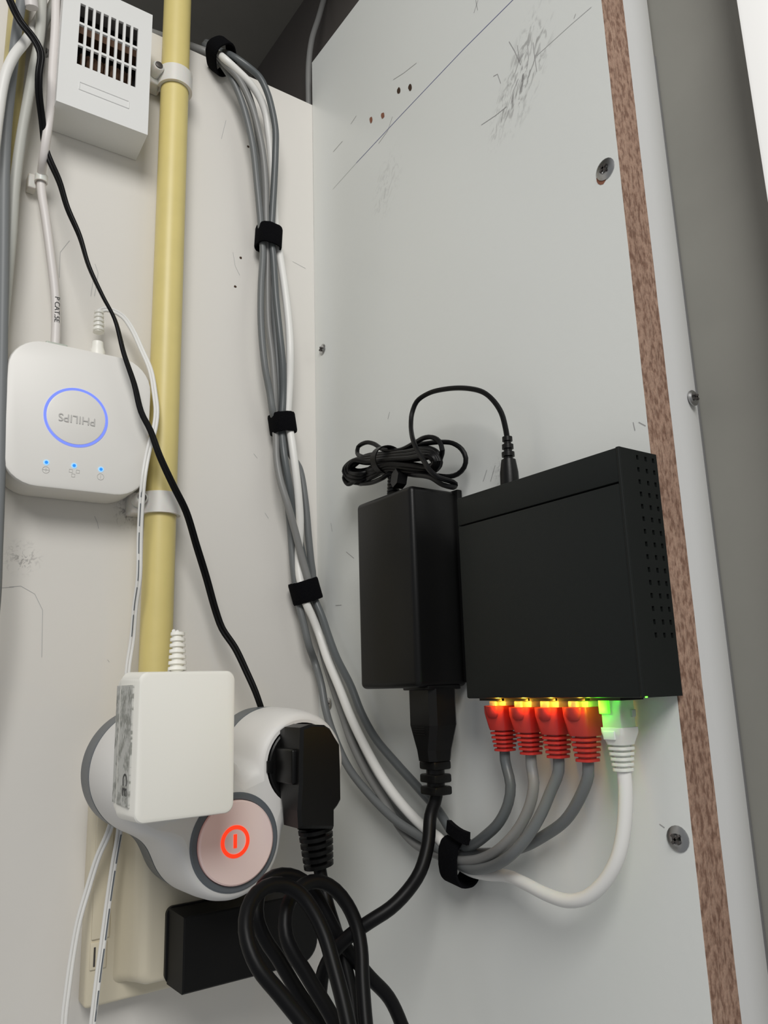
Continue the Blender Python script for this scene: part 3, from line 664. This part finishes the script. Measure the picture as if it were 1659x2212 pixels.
# ------------------------------------------------------------------ network cable bundle
# the path of each: back wall points (px,py,offset) then panel points
def path(b, p): return [B(*q) for q in b] + [P(*q) for q in p]
PY = {1: -0.1975, 2: -0.2146, 3: -0.2312, 4: -0.2478, 5: -0.2660}
XC = -0.0128
def tail(k, zr, pts): return [P(*q) for q in pts] + [Vector((XC, PY[k]+0.0004, zr-0.004)), Vector((XC, PY[k], zr+0.004))]
runs = {
 1: (path([(448,92,-0.03),(462,103,-0.012),(482,113,0.008),(504,122,0.022),(532,141,0.026),(561,167,0.027),(577,199,0.027),(586,230,0.026),(595,280,0.024),(595,330,0.021),(592,400,0.019),(588,468,0.017),(586,515,0.016),(590,550,0.016),(596,640,0.018),(604,720,0.020),(611,790,0.019),(612,850,0.016),(610,890,0.015),(607,915,0.014),(609,940,0.015),(614,985,0.018),(626,1055,0.018),(632,1105,0.014),(645,1160,0.012),(658,1215,0.012),(667,1250,0.013),(678,1290,0.016)],
        [(695,1330,0.010),(709,1372,0.010),(727,1420,0.010),(757,1480,0.010),(781,1541,0.010),(811,1595,0.009),(856,1649,0.008),(902,1700,0.007),(947,1752,0.007),(972,1792,0.007),(990,1822,0.009),(1012,1828,0.011)]),
     tail(1, -0.033, [(1049,1805,0.016),(1079,1775,0.016),(1098,1735,0.0145),(1103,1696,0.0135)]), M['greycab3']),
 2: (path([(445,94,-0.03),(458,106,-0.012),(470,119,0.006),(484,136,0.018),(515,170,0.020),(542,225,0.020),(560,290,0.019),(569,340,0.018),(574,400,0.017),(575,468,0.015),(577,515,0.014),(578,550,0.012),(578,620,0.011),(580,700,0.012),(588,770,0.013),(593,840,0.013),(594,890,0.012),(594,915,0.012),(596,940,0.013),(598,994,0.015),(607,1043,0.018),(622,1092,0.020),(639,1153,0.019),(651,1202,0.018),(662,1240,0.018),(672,1275,0.018),(681,1300,0.014)],
        [(690,1345,0.006),(693,1385,0.005),(703,1430,0.005),(722,1490,0.005),(741,1547,0.006),(759,1601,0.007),(791,1667,0.007),(829,1727,0.007),(865,1788,0.007),(902,1826,0.008),(945,1846,0.008),(975,1857,0.010),(1010,1860,0.012)]),
     tail(2, -0.0345, [(1046,1853,0.015),(1085,1829,0.0185),(1122,1787,0.017),(1146,1735,0.015),(1153,1690,0.0138)]), M['greycab2']),
 3: (path([(442,97,-0.03),(454,110,-0.012),(466,126,0.004),(481,141,0.013),(503,175,0.015),(520,214,0.016),(533,257,0.016),(546,316,0.016),(556,405,0.016),(562,468,0.015),(566,515,0.014),(568,545,0.014),(564,620,0.015),(564,700,0.016),(572,790,0.017),(583,850,0.016),(590,895,0.015),(597,915,0.009),(601,945,0.007),(610,1000,0.008),(620,1070,0.009),(628,1150,0.009),(634,1226,0.010),(640,1275,0.010),(646,1307,0.012),(656,1348,0.014),(668,1397,0.015)],
        [(680,1430,0.0085),(694,1480,0.0085),(703,1531,0.009),(721,1589,0.010),(751,1655,0.010),(797,1715,0.010),(856,1773,0.010),(902,1803,0.010),(940,1826,0.009),(972,1850,0.0085),(995,1868,0.010),(1020,1878,0.0135)]),
     tail(3, -0.0355, [(1064,1871,0.018),(1107,1844,0.022),(1143,1802,0.020),(1170,1756,0.0175),(1189,1711,0.0148)]), M['greycab']),
 4: (path([(446,92,-0.03),(460,104,-0.012),(474,118,0.004),(495,140,0.012),(528,185,0.013),(548,240,0.013),(560,316,0.012),(569,405,0.011),(572,468,0.010),(576,515,0.009),(580,550,0.008),(586,620,0.009),(592,680,0.012),(598,760,0.013),(601,840,0.011),(602,900,0.009),(612,935,0.008),(630,985,0.009),(646,1010,0.010),(659,1080,0.012),(667,1165,0.012),(672,1214,0.011),(676,1245,0.010),(672,1290,0.009)],
        [(690,1372,0.0045),(706,1420,0.004),(727,1490,0.004),(747,1560,0.004),(781,1643,0.004),(820,1709,0.004),(865,1765,0.004),(914,1808,0.004),(960,1835,0.006),(985,1845,0.008),(1019,1843,0.008)]),
     tail(4, -0.0360, [(1075,1842,0.008),(1131,1829,0.009),(1176,1805,0.010),(1221,1772,0.0115),(1251,1726,0.0125)]), M['greycab']),
 5: (path([(446,95,-0.03),(460,106,-0.012),(473,118,0.008),(486,128,0.021),(510,150,0.022),(539,179,0.022),(561,211,0.020),(574,245,0.018),(580,285,0.016),(586,340,0.013),(590,405,0.011),(594,468,0.010),(598,515,0.011),(604,550,0.013),(615,620,0.017),(624,700,0.020),(627,760,0.021),(626,820,0.018),(622,890,0.015),(622,915,0.015),(628,940,0.018),(637,1006,0.020),(644,1067,0.019),(648,1128,0.016),(646,1177,0.013),(644,1214,0.012),(648,1250,0.014),(659,1297,0.018),(676,1336,0.018)],
        [(690,1372,0.0105),(706,1420,0.0105),(733,1486,0.010),(757,1547,0.010),(790,1616,0.010),(829,1685,0.010),(872,1742,0.009),(914,1785,0.008),(952,1815,0.008),(985,1860,0.009),(1015,1880,0.009)]),
     [P(*q) for q in [(1055,1889,0.010),(1095,1892,0.011),(1137,1910,0.014),(1185,1934,0.016),(1227,1946,0.017),(1266,1939,0.017),(1306,1904,0.016),(1333,1856,0.015),(1346,1802,0.014),(1351,1741,0.0132)]] + [Vector((XC,PY[5]-0.0003,-0.0415)), Vector((XC,PY[5],-0.034))], M['whitecab']),
}
LBL = {1: 'dark grey network cable with red boot in the leftmost port of the black switch', 2: 'pale grey network cable with red boot, second from the left on the black switch',
       3: 'mid grey network cable with red boot in the middle port of the black switch', 4: 'grey network cable with red boot next to the white cable on the black switch',
       5: 'white network cable with white ribbed boot and green-lit clear plug'}
def boot(t, k, m, zt, zm, zb, w, white=False):
    y, x = PY[k], XC; fx = 0.84 if white else 1.0
    def rr(z, hx_, hy, r):
        hx_ *= fx; r = min(r, hx_*0.95, hy*0.95)
        return [(x+a, y+b, z) for a, b in rrect(0, 0, hx_, hy, r, 4)]
    g = G().loft([rr(zt,0.0066,w,0.0012), rr(zt-min(0.0035,(zt-zm)*0.3),0.0066,w,0.0014), rr((zt+zm)/2,0.0064,w*0.95,0.0018), rr(zm+0.001,0.0058,w*0.84,0.0024), rr(zm,0.0056,w*0.80,0.0026)])
    if white:
        g.rbox((x-0.0059,y-w*0.35,zt-0.0048), (x-0.005,y+w*0.7,zt-0.0012), 0.0003)
    b = mk('boot', g, m, t, ang=0.6, label=('white' if white else 'red')+' rubber boot')
    if not white:
        g = G(); L = []
        for i in range(7):
            a = math.radians(90*i/6); L.append([(x-0.0064-0.0022*math.cos(a)*max(0, math.cos(th)), y+0.0002+0.0046*math.cos(a)**0.5*math.sin(th) if a < 1.57 else y, zt-0.0002-0.0056*math.sin(a) ) for th in [math.pi*(-0.5+j/10) for j in range(11)]])
        for i in range(6):
            for j in range(10): pass
        base = len(g.v)
        for Lp in L: g.v += [Vector(v) for v in Lp]
        for i in range(6):
            for j in range(10): g.f.append([base+i*11+j, base+i*11+j+1, base+(i+1)*11+j+1, base+(i+1)*11+j])
        g.f.append([base+j for j in range(11)])
        mk('latch_cover', g, m, b, ang=1.2)
    n = 5; st = (zm-zb)/n; g = G()
    L = [rr(zm,0.0036,w*0.58,0.002), rr(zb+st*0.5,0.0032,w*0.5,0.002)]; g.loft(L)
    for i in range(n):
        z1 = zm-st*(i+0.42); q = 1-0.045*i; z2 = zm-st*(i+1)
        if i == n-1: z2 = zb
        g.loft([rr(z1,0.0050*q,w*0.76*q,0.0024), rr(z1-0.0002,0.0054*q,w*0.80*q,0.0026), rr(z2+0.0001,0.0054*q,w*0.80*q,0.0026), rr(z2,0.0050*q,w*0.74*q,0.0022)])
    mk('ribs', g, m, t, ang=0.6)
for k in (1, 2, 3, 4, 5):
    a, b, m = runs[k]
    t = thing('patch_cable', LBL[k], 'network cable', (XC, PY[k], -0.0095), None if k == 5 else 'grey network cables with red boots')
    mk('cable', G().tube(spline(a+b), 0.0025 if k < 5 else 0.00285, 14), m, t)
    x, y = XC, PY[k]
    if k < 5:
        zt, zm, zb = {1: (-0.0116,-0.0230,-0.0327), 2: (-0.0122,-0.0235,-0.0334), 3: (-0.0122,-0.0239,-0.0340), 4: (-0.0120,-0.0240,-0.0346)}[k]
        boot(t, k, M['red'], zt, zm, zb, 0.0066)
        g = G().rbox((x-0.0034,y-0.0056,-0.0125), (x+0.0044,y+0.0056,-0.0095), 0.0004)
        mk('plug', g, M['clearish'], t); mk('latch', G().rbox((x-0.0060,y-0.0016,-0.0125), (x-0.0045,y+0.0016,-0.0095), 0.0003), M['clearish'], t)
    else:
        boot(t, k, M['whiteboot'], -0.0200, -0.0268, -0.0372, 0.0056, True)
        g = G().rbox((x-0.0046,y-0.0050,-0.0208), (x+0.0044,y+0.0050,-0.0086), 0.0006)
        g.rbox((x+0.0015,y-0.0060,-0.0160), (x+0.0040,y-0.0046,-0.0130), 0.0003)
        mk('plug', g, M['clearish'], t, label='clear plug glowing green')
        mk('latch', G().rbox((x-0.0060,y+0.0002,-0.0146), (x-0.0044,y+0.0050,-0.0086), 0.0004), M['greenglow'], t)  # added emitting block paints the port light's green glow on the plug
# ------------------------------------------------------------------ hook-and-loop ties
def tie(c, axis, side, a, b, h, label, tail_=None):
    axis = Vector(axis).normalized(); side = Vector(side); side = (side-axis*side.dot(axis)).normalized(); dep = axis.cross(side)
    t = thing('cable_tie', label, 'cable tie', c, 'black hook-and-loop cable ties'); n = 40; th = 0.0010
    g = G(); L = []
    for k in range(n+1):
        q = 2*math.pi*k/n; ca, sa = math.cos(q), math.sin(q)
        e = 2/2.7; u = math.copysign(abs(ca)**e, ca); v = math.copysign(abs(sa)**e, sa); w = random.uniform(-0.0002, 0.0002)
        pin = c+side*(a-th)*u+dep*(b-th)*v; po = c+side*a*u+dep*b*v; pm = c+side*(a+0.0003)*u+dep*(b+0.0003)*v
        L.append([pin-axis*(h/2+w), po-axis*(h/2+w), pm-axis*(h/2-0.0012), pm+axis*(h/2-0.0012), po+axis*(h/2+w), pin+axis*(h/2+w)])
    g.loft(L, False, False); mk('band', g, M['velcro'], t)
    if tail_:
        g = G(); p = spline(tail_, 0.002); g.tube(p, 0.0030, sect=[(-1,-0.4),(1,-0.4),(1,0.4),(-1,0.4)], ref=side if False else (-1,0,0)); mk('loose_end', g, M['velcro'], t, smooth=False)
Xv = (1,0,0)
c2, c3, c4 = B(580,515,0.0125), B(610,916,0.0125), B(660,1277,0.0135)
tie(c2, B(578,545,0.0125)-B(582,480,0.0125), Xv, 0.0093, 0.0088, 0.0165, 'black cable tie second from the top, on the back wall')
tie(c3, B(615,950,0.0125)-B(606,890,0.0125), Xv, 0.0088, 0.0088, 0.0140, 'black cable tie halfway down the bundle, left of the corner')
tie(c4, B(672,1325,0.0135)-B(648,1240,0.0135), (1,0,0.22), 0.0098, 0.0088, 0.0150, 'slightly tilted black cable tie where the bundle reaches the corner')
c1 = B(478,122,0.0115)
tie(c1, B(510,150,0.020)-B(455,108,0.004), (0.55,0,0.8), 0.0098, 0.0120, 0.0120, 'topmost black cable tie at the upper edge of the back wall', None)
c5 = P(992,1859,0.0082)
tie(c5, Vector((-0.0035,-0.03,-0.0015)), (0,0,1), 0.0112, 0.0076, 0.0160, 'black cable tie below the power adapter, ends splayed',
    [P(969,1784,0.0125), P(982,1796,0.0145), P(997,1806,0.0155), P(1012,1812,0.0155)])
# ------------------------------------------------------------------ black network switch
SX, SY0, SY1, SZ0, SZ1 = -0.025, -0.2886, -0.1856, -0.0080, 0.0922
t = thing('network_switch', 'flat black metal network switch on the right panel, coloured lights at its lower ports', 'network switch', (-0.0125, -0.237, SZ0))
zs_ = 0.0772
mk('casing', G().rbox((SX,SY0+0.0016,SZ0), (-0.0004,SY1,zs_), 0.0009, 2), M['switch'], t, ang=0.5)
mk('top_cover', G().rbox((SX,SY0+0.0016,zs_+0.00045), (-0.0004,SY1,SZ1), 0.0007, 2), M['switch'], t, ang=0.5)
# side plate with three columns of square vents
hx_ = [on(1377,991,1,SY0).x, on(1395,994,1,SY0).x, on(1411,997,1,SY0).x]
zr0 = on(1395,992,1,SY0).z; zr1 = on(1430,1372,1,SY0).z
us = [0]; hw = 0.00075
for x in hx_: us += [x-SX-hw, x-SX+hw]
us += [0.0246]
vs = [0]
for i in range(15):
    z = zr1+(zr0-zr1)*i/14-SZ0; vs += [z-0.0010, z+0.0010]
vs += [SZ1-SZ0]
g = G(); plate(g, (SX,SY0,SZ0), Vector((1,0,0)), Vector((0,0,1)), Vector((0,1,0)), us, vs, lambda i, j: i % 2 == 1 and j % 2 == 1, 0.0017)
mk('vented_side', g, M['switch'], t, smooth=False)
mk('rounded_edge', G().lathe((SX+0.0007,SY0+0.0008,SZ0), (0,0,1), [(0,0.00095),(SZ1-SZ0,0.00095)], 12), M['switch'], t)
mk('power_led', G().rbox((SX+0.0006,SY0-0.0002,SZ0+0.0000), (SX+0.0022,SY0+0.0003,SZ0+0.0005), 0.0001), M['green'], t, label='tiny green light')
for k in (1, 2, 3, 4, 5):
    y = PY[k]
    g = G(); g.box((XC-0.0075,y-0.0072,SZ0-0.0012), (XC-0.0068,y+0.0072,SZ0+0.0001)).box((XC+0.0064,y-0.0072,SZ0-0.0012), (XC+0.0071,y+0.0072,SZ0+0.0001))
    g.box((XC-0.0075,y-0.0078,SZ0-0.0012), (XC+0.0071,y-0.0072,SZ0+0.0001)).box((XC-0.0075,y+0.0072,SZ0-0.0012), (XC+0.0071,y+0.0078,SZ0+0.0001))
    s_ = mk('port', g, M['black'], t, smooth=False)
    mk('port_led', G().rbox((XC-0.0066,y+0.0030,SZ0-0.0006), (XC-0.0044,y+0.0062,SZ0-0.0001), 0.0003), M['amber' if k < 5 else 'green'], s_, label=('amber' if k < 5 else 'green')+' port light')
    mk('port_led', G().rbox((XC-0.0066,y-0.0062,SZ0-0.0006), (XC-0.0044,y-0.0030,SZ0-0.0001), 0.0003), M['amber' if k < 4 else 'green'], s_, label=('amber' if k < 4 else 'green')+' port light')
# light spilling from the port indicators
for k in (1, 2, 3, 4):
    point('port_glow', (XC-0.0088, PY[k]-0.0062, -0.0096), 0.0075 if k < 4 else 0.0035, (1, 0.50, 0.03), 0.0008)
point('port_glow', (XC-0.0075, PY[4]-0.0095, -0.0100), 0.0030, (0.40, 1, 0.03), 0.0008)
point('port_glow', (XC-0.0088, PY[5]+0.0040, -0.0130), 0.0040, (0.12, 1, 0.02), 0.0008)
# ------------------------------------------------------------------ black desktop power supply with coiled lead
AX, Y0_, Y1_, Z0_, Z1_ = -0.035, -0.1602, -0.1058, -0.0024, 0.1045
t = thing('power_supply', 'tall black power brick with coiled lead, left of the network switch', 'power adapter', (-0.0175, -0.133, Z0_))
mk('casing', G().rbox((AX,Y0_,Z0_), (-0.0012,Y1_,Z1_), 0.0032, 5), M['black'], t, ang=0.5)
mk('base_plate', G().rbox((-0.0042,Y0_-0.0022,Z0_+0.002), (-0.0004,Y1_+0.001,Z1_+0.0006), 0.0008, 2), M['blackmat'], t)
inlet = mk('inlet', G().rbox((-0.0285,-0.160,Z0_-0.0012), (-0.0065,-0.138,Z0_+0.001), 0.0006, 2), M['black'], t)
def Z3(x, y, d): return P(730+x/5.72, 920+y/5.72, d)
lead = []
# out of the brick through the relief, then into the coil
rel0 = P(850,1062,0.020); rel1 = P(846,1022,0.022)
seq = [rel0, rel1, Z3(560,640,0.024), Z3(420,700,0.022), Z3(300,715,0.020)]
N_ = 11
for i in range(N_):
    f = i/(N_-1); dd = 0.012+0.016*((i*4) % N_)/N_; w1 = 22*math.sin(i*2.3); w2 = 25*math.cos(i*1.9)
    seq += [Z3(260+30*f,712-150*f+w1*0.5,dd), Z3(120+60*f+w2,660-120*f,dd), Z3(72+85*f+w1*0.6,560-60*f,dd+0.001), Z3(130+80*f,470-40*f+w2*0.5,dd+0.002), Z3(350,370+90*f,dd), Z3(610,335+100*f,dd),
            Z3(850,295+130*f,dd), Z3(1060+w2,265+130*f,dd+0.002), Z3(1225-70*f+w1,330+60*f,dd+0.003), Z3(1270-90*f,440+w2*0.5,dd+0.002), Z3(1190-70*f,560-60*f,dd), Z3(900,600-130*f,dd), Z3(610,560-110*f,dd), Z3(420,640-130*f,dd)]
# loose loops sticking out on either side
seq += [Z3(120,720,0.02), Z3(75,640,0.02), Z3(120,560,0.022), Z3(300,400,0.024), Z3(240,340,0.018), Z3(250,260,0.016), Z3(350,205,0.016), Z3(440,220,0.016), Z3(560,290,0.018),
        Z3(760,300,0.018), Z3(950,210,0.020), Z3(1060,150,0.022), Z3(1160,140,0.022), Z3(1250,190,0.022), Z3(1290,300,0.022), Z3(1275,380,0.020), Z3(1220,500,0.018), Z3(1050,520,0.014), Z3(800,470,0.014),
        Z3(760,330,0.012), Z3(900,250,0.014), Z3(1100,215,0.016), Z3(1280,200,0.014), Z3(1420,215,0.012), Z3(1530,290,0.010), Z3(1580,400,0.009), Z3(1560,510,0.009), Z3(1480,595,0.010), Z3(1380,625,0.012), Z3(1220,615,0.014), Z3(1000,590,0.012), Z3(800,560,0.010),
        Z3(900,600,0.022), Z3(1150,640,0.030), Z3(1300,730,0.030), Z3(1400,755,0.028), Z3(1445,750,0.024), Z3(1450,715,0.024), Z3(1380,680,0.028), Z3(1250,640,0.034), Z3(1150,565,0.036), Z3(1060,430,0.034), Z3(980,300,0.032), Z3(930,180,0.030), Z3(908,80,0.027), Z3(902,-20,0.024)]
seq += [P(*q) for q in [(890,893,0.022),(900,868,0.021),(925,850,0.020),(965,840,0.019),(1010,839,0.018),(1045,848,0.017),(1068,868,0.016),(1083,892,0.0145),(1091,920,0.0135)]]
dp = on(1096,950,0,-0.0128); dz = Vector((-0.0128, -0.2125, SZ1-0.001))
seq += [dp, dp+(dz-dp)*0.3]
mk('lead', G().tube(spline(seq, 0.0022), 0.00140, 8), M['blackcab'], t)
pr = dz-dp; pr0 = dz
g = G().lathe(pr0, -pr, [(0,0.0032),(0.0003,0.0048),(0.010,0.0046),(0.0165,0.0036),(0.0168,0.0030)], 20)
mk('barrel_plug', g, M['black'], t, ang=0.5)
mk('plug_relief', relief(G(), pr0-pr.normalized()*0.0165, dp+Vector((0,0,0.0015)), 0.0036, 0.0026, 3, 0.7, 0.6), M['black'], t)
mk('strain_relief', relief(G(), P(850,1066,0.020), P(848,1030,0.020), 0.0040, 0.0030, 5, 0.75, 0.6), M['black'], t)
# strap round the coil with its hexagonal knob
g = G(); cc = Z3(612,430,0.020); L = []
ax = (Z3(700,400,0.022)-Z3(520,440,0.022)).normalized(); upv = Vector((0,0,1)); upv = (upv-ax*upv.dot(ax)).normalized(); dv = ax.cross(upv)
for k in range(33):
    q = 2*math.pi*k/32; ca, sa = math.cos(q), math.sin(q)
    for_ = [(0.0082,0.0100),(0.0090,0.0108)]
    L.append([cc+upv*for_[0][0]*ca+dv*for_[0][1]*sa-ax*0.0024, cc+upv*for_[1][0]*ca+dv*for_[1][1]*sa-ax*0.0026, cc+upv*for_[1][0]*ca+dv*for_[1][1]*sa+ax*0.0026, cc+upv*for_[0][0]*ca+dv*for_[0][1]*sa+ax*0.0024])
mk('strap', g.loft(L, False, False), M['black'], t)
kn = Z3(755,655,0.024)
mk('strap_end', G().lathe(kn+Vector((0.0,0,0)), (-1,0.2,0.1), [(-0.003,0.0055),(0.003,0.0055)], 6), M['black'], t, smooth=False)
# ------------------------------------------------------------------ mains cord: appliance connector, cable coil, angled wall plug
t = thing('mains_cord', 'long black mains cord from the power brick, coiled, with angled plug in the multi plug', 'power cord', (-0.0175, -0.15, -0.05))
cx, cy = -0.0175, -0.1492
def oct_(z, hx2, hy2, ch): return [(cx+a, cy+b, z) for a, b in ((-hx2,-hy2+ch),(-hx2,hy2-ch),(-hx2+ch,hy2),(hx2-ch,hy2),(hx2,hy2-ch),(hx2,-hy2+ch),(hx2-ch,-hy2),(-hx2+ch,-hy2))]
g = G().loft([oct_(-0.0030,0.0090,0.0112,0.003), oct_(-0.0215,0.0090,0.0112,0.003), oct_(-0.0290,0.0084,0.0090,0.003), oct_(-0.034,0.0080,0.0074,0.003), oct_(-0.0395,0.0072,0.0072,0.003)])
con = mk('connector', g, M['black'], t, smooth=False)
g = G()
for i in range(5): g.box((cx-0.0091,cy-0.0040,-0.0262+i*0.0012), (cx-0.0080,cy+0.0062,-0.0257+i*0.0012))
mk('grip', g, M['black'], con)
g = G(); g.lathe((cx,cy,-0.038), (0,0,-1), [(0,0.0050),(0.0175,0.0046)], 16)
for z in (-0.0415, -0.0480, -0.0540):
    g.rbox((cx-0.0056,cy-0.0066,z-0.0024), (cx+0.0056,cy+0.0066,z+0.0020), 0.0010, 2)
mk('strain_relief', g, M['black'], t, ang=0.5)
def Zc(py, d0, k, px): return B(px, py, d0+(py-1900)*k)
def Sg(lst, d0, k): return [Zc(y, d0, k, x) for x, y in lst]
cord = [Vector((cx,cy,-0.050)), Vector((cx,cy,-0.057))]+[P(*q) for q in [(930,1762,0.021),(925,1820,0.026),(908,1882,0.033),(880,1925,0.040),(843,1962,0.049),(800,1990,0.058),(757,2020,0.066),(722,2055,0.072),(700,2095,0.075),(692,2140,0.076),(690,2212,0.078),(700,2300,0.080)]]
cord += Sg([(800,2345)], 0.10, 0.0001)
cord += Sg([(890,2290),(867,2212),(840,2155),(800,2112),(765,2070),(735,2030),(705,1975),(680,1930),(655,1903),(625,1890),(592,1893),(567,1914),(556,1945),(556,1985),(573,2029),(600,2069),(624,2110),(655,2160),(695,2212),(735,2275),(770,2330)], 0.122, 0.00006)
cord += Sg([(800,2300),(790,2212),(783,2116),(780,2049),(770,1998),(750,1954),(724,1922),(697,1906),(671,1905),(645,1920),(625,1946),(616,1981),(618,2022),(632,2056),(658,2098),(685,2143),(710,2184),(728,2220),(750,2290)], 0.136, 0.00008)
cord += Sg([(768,2330),(765,2280),(752,2212),(738,2150),(720,2083),(703,2025),(680,1975),(648,1931),(608,1911),(570,1918),(543,1946),(531,1988),(535,2032),(558,2089),(607,2150),(657,2212),(715,2290),(755,2330)], 0.150, 0.00010)
pe = B(690,1872,0.112)
cord += Sg([(785,2300),(768,2212),(760,2150),(747,2090),(728,2020),(708,1955)], 0.115, 0.00008)+[B(694,1895,0.113), pe, B(686,1850,0.112)]
mk('cable', G().tube(spline(cord), 0.0033, 14), M['blackcab'], t)
# angled plug
px_, pz_ = RR[0], RR[1]
g = G().lathe((px_,-FY+0.0115,pz_), (0,-1,0), [(0,0.0200),(0.0118,0.0204),(0.0124,0.0196)], 48)
g.rbox((px_-0.0218,-FY-0.0018,pz_-0.0030), (px_-0.0185,-FY-0.0002,pz_+0.0030), 0.0004)
mk('plug_base', g, M['black'], t, ang=0.5)
def FP(lst, D): return [B(x, y, D) for x, y in lst]
front = [(648,1572),(668,1565),(700,1566),(712,1574),(722,1592),(732,1608),(734,1660),(735,1728),(728,1741),(719,1752),(719,1790),(644,1790),(642,1752),(646,1690),(646,1640)]
f0 = FP(front, 0.1225)
mid = [Vector((v.x, -0.1085 if v.z < RR[1]-0.0165 else -0.106, v.z)) for v in f0]
neck = lambda v: v.z < pz_-0.0165
backp = [Vector((v.x, -0.1075, v.z)) if neck(v) else Vector((px_+(v.x-px_)*0.98, -FY-0.0003, pz_+(v.z-pz_)*0.90)) for v in f0]
f1 = [Vector((v.x+(px_+0.002-v.x)*0.10, -0.1238, v.z+(pz_-v.z)*0.05)) for v in f0]
mk('plug_body', G().loft([backp, mid, f0, f1]), M['black'], t, smooth=False)
g = G()
gz = B(600,1657,0.112).z
g.rbox((f0[0].x-0.0030,-0.1195,gz-0.0086), (f0[0].x+0.003,-FY-0.0010,gz+0.0086), 0.0012); mk('side_grip', g, M['black'], t)
ra, rb_ = B(681,1782,0.113), B(689,1872,0.112)
mk('plug_relief', relief(G(), ra, rb_, 0.0098, 0.0082, 6, 0.55, 0.60, 24, 0.72, (1,0,0)), M['black'], t)
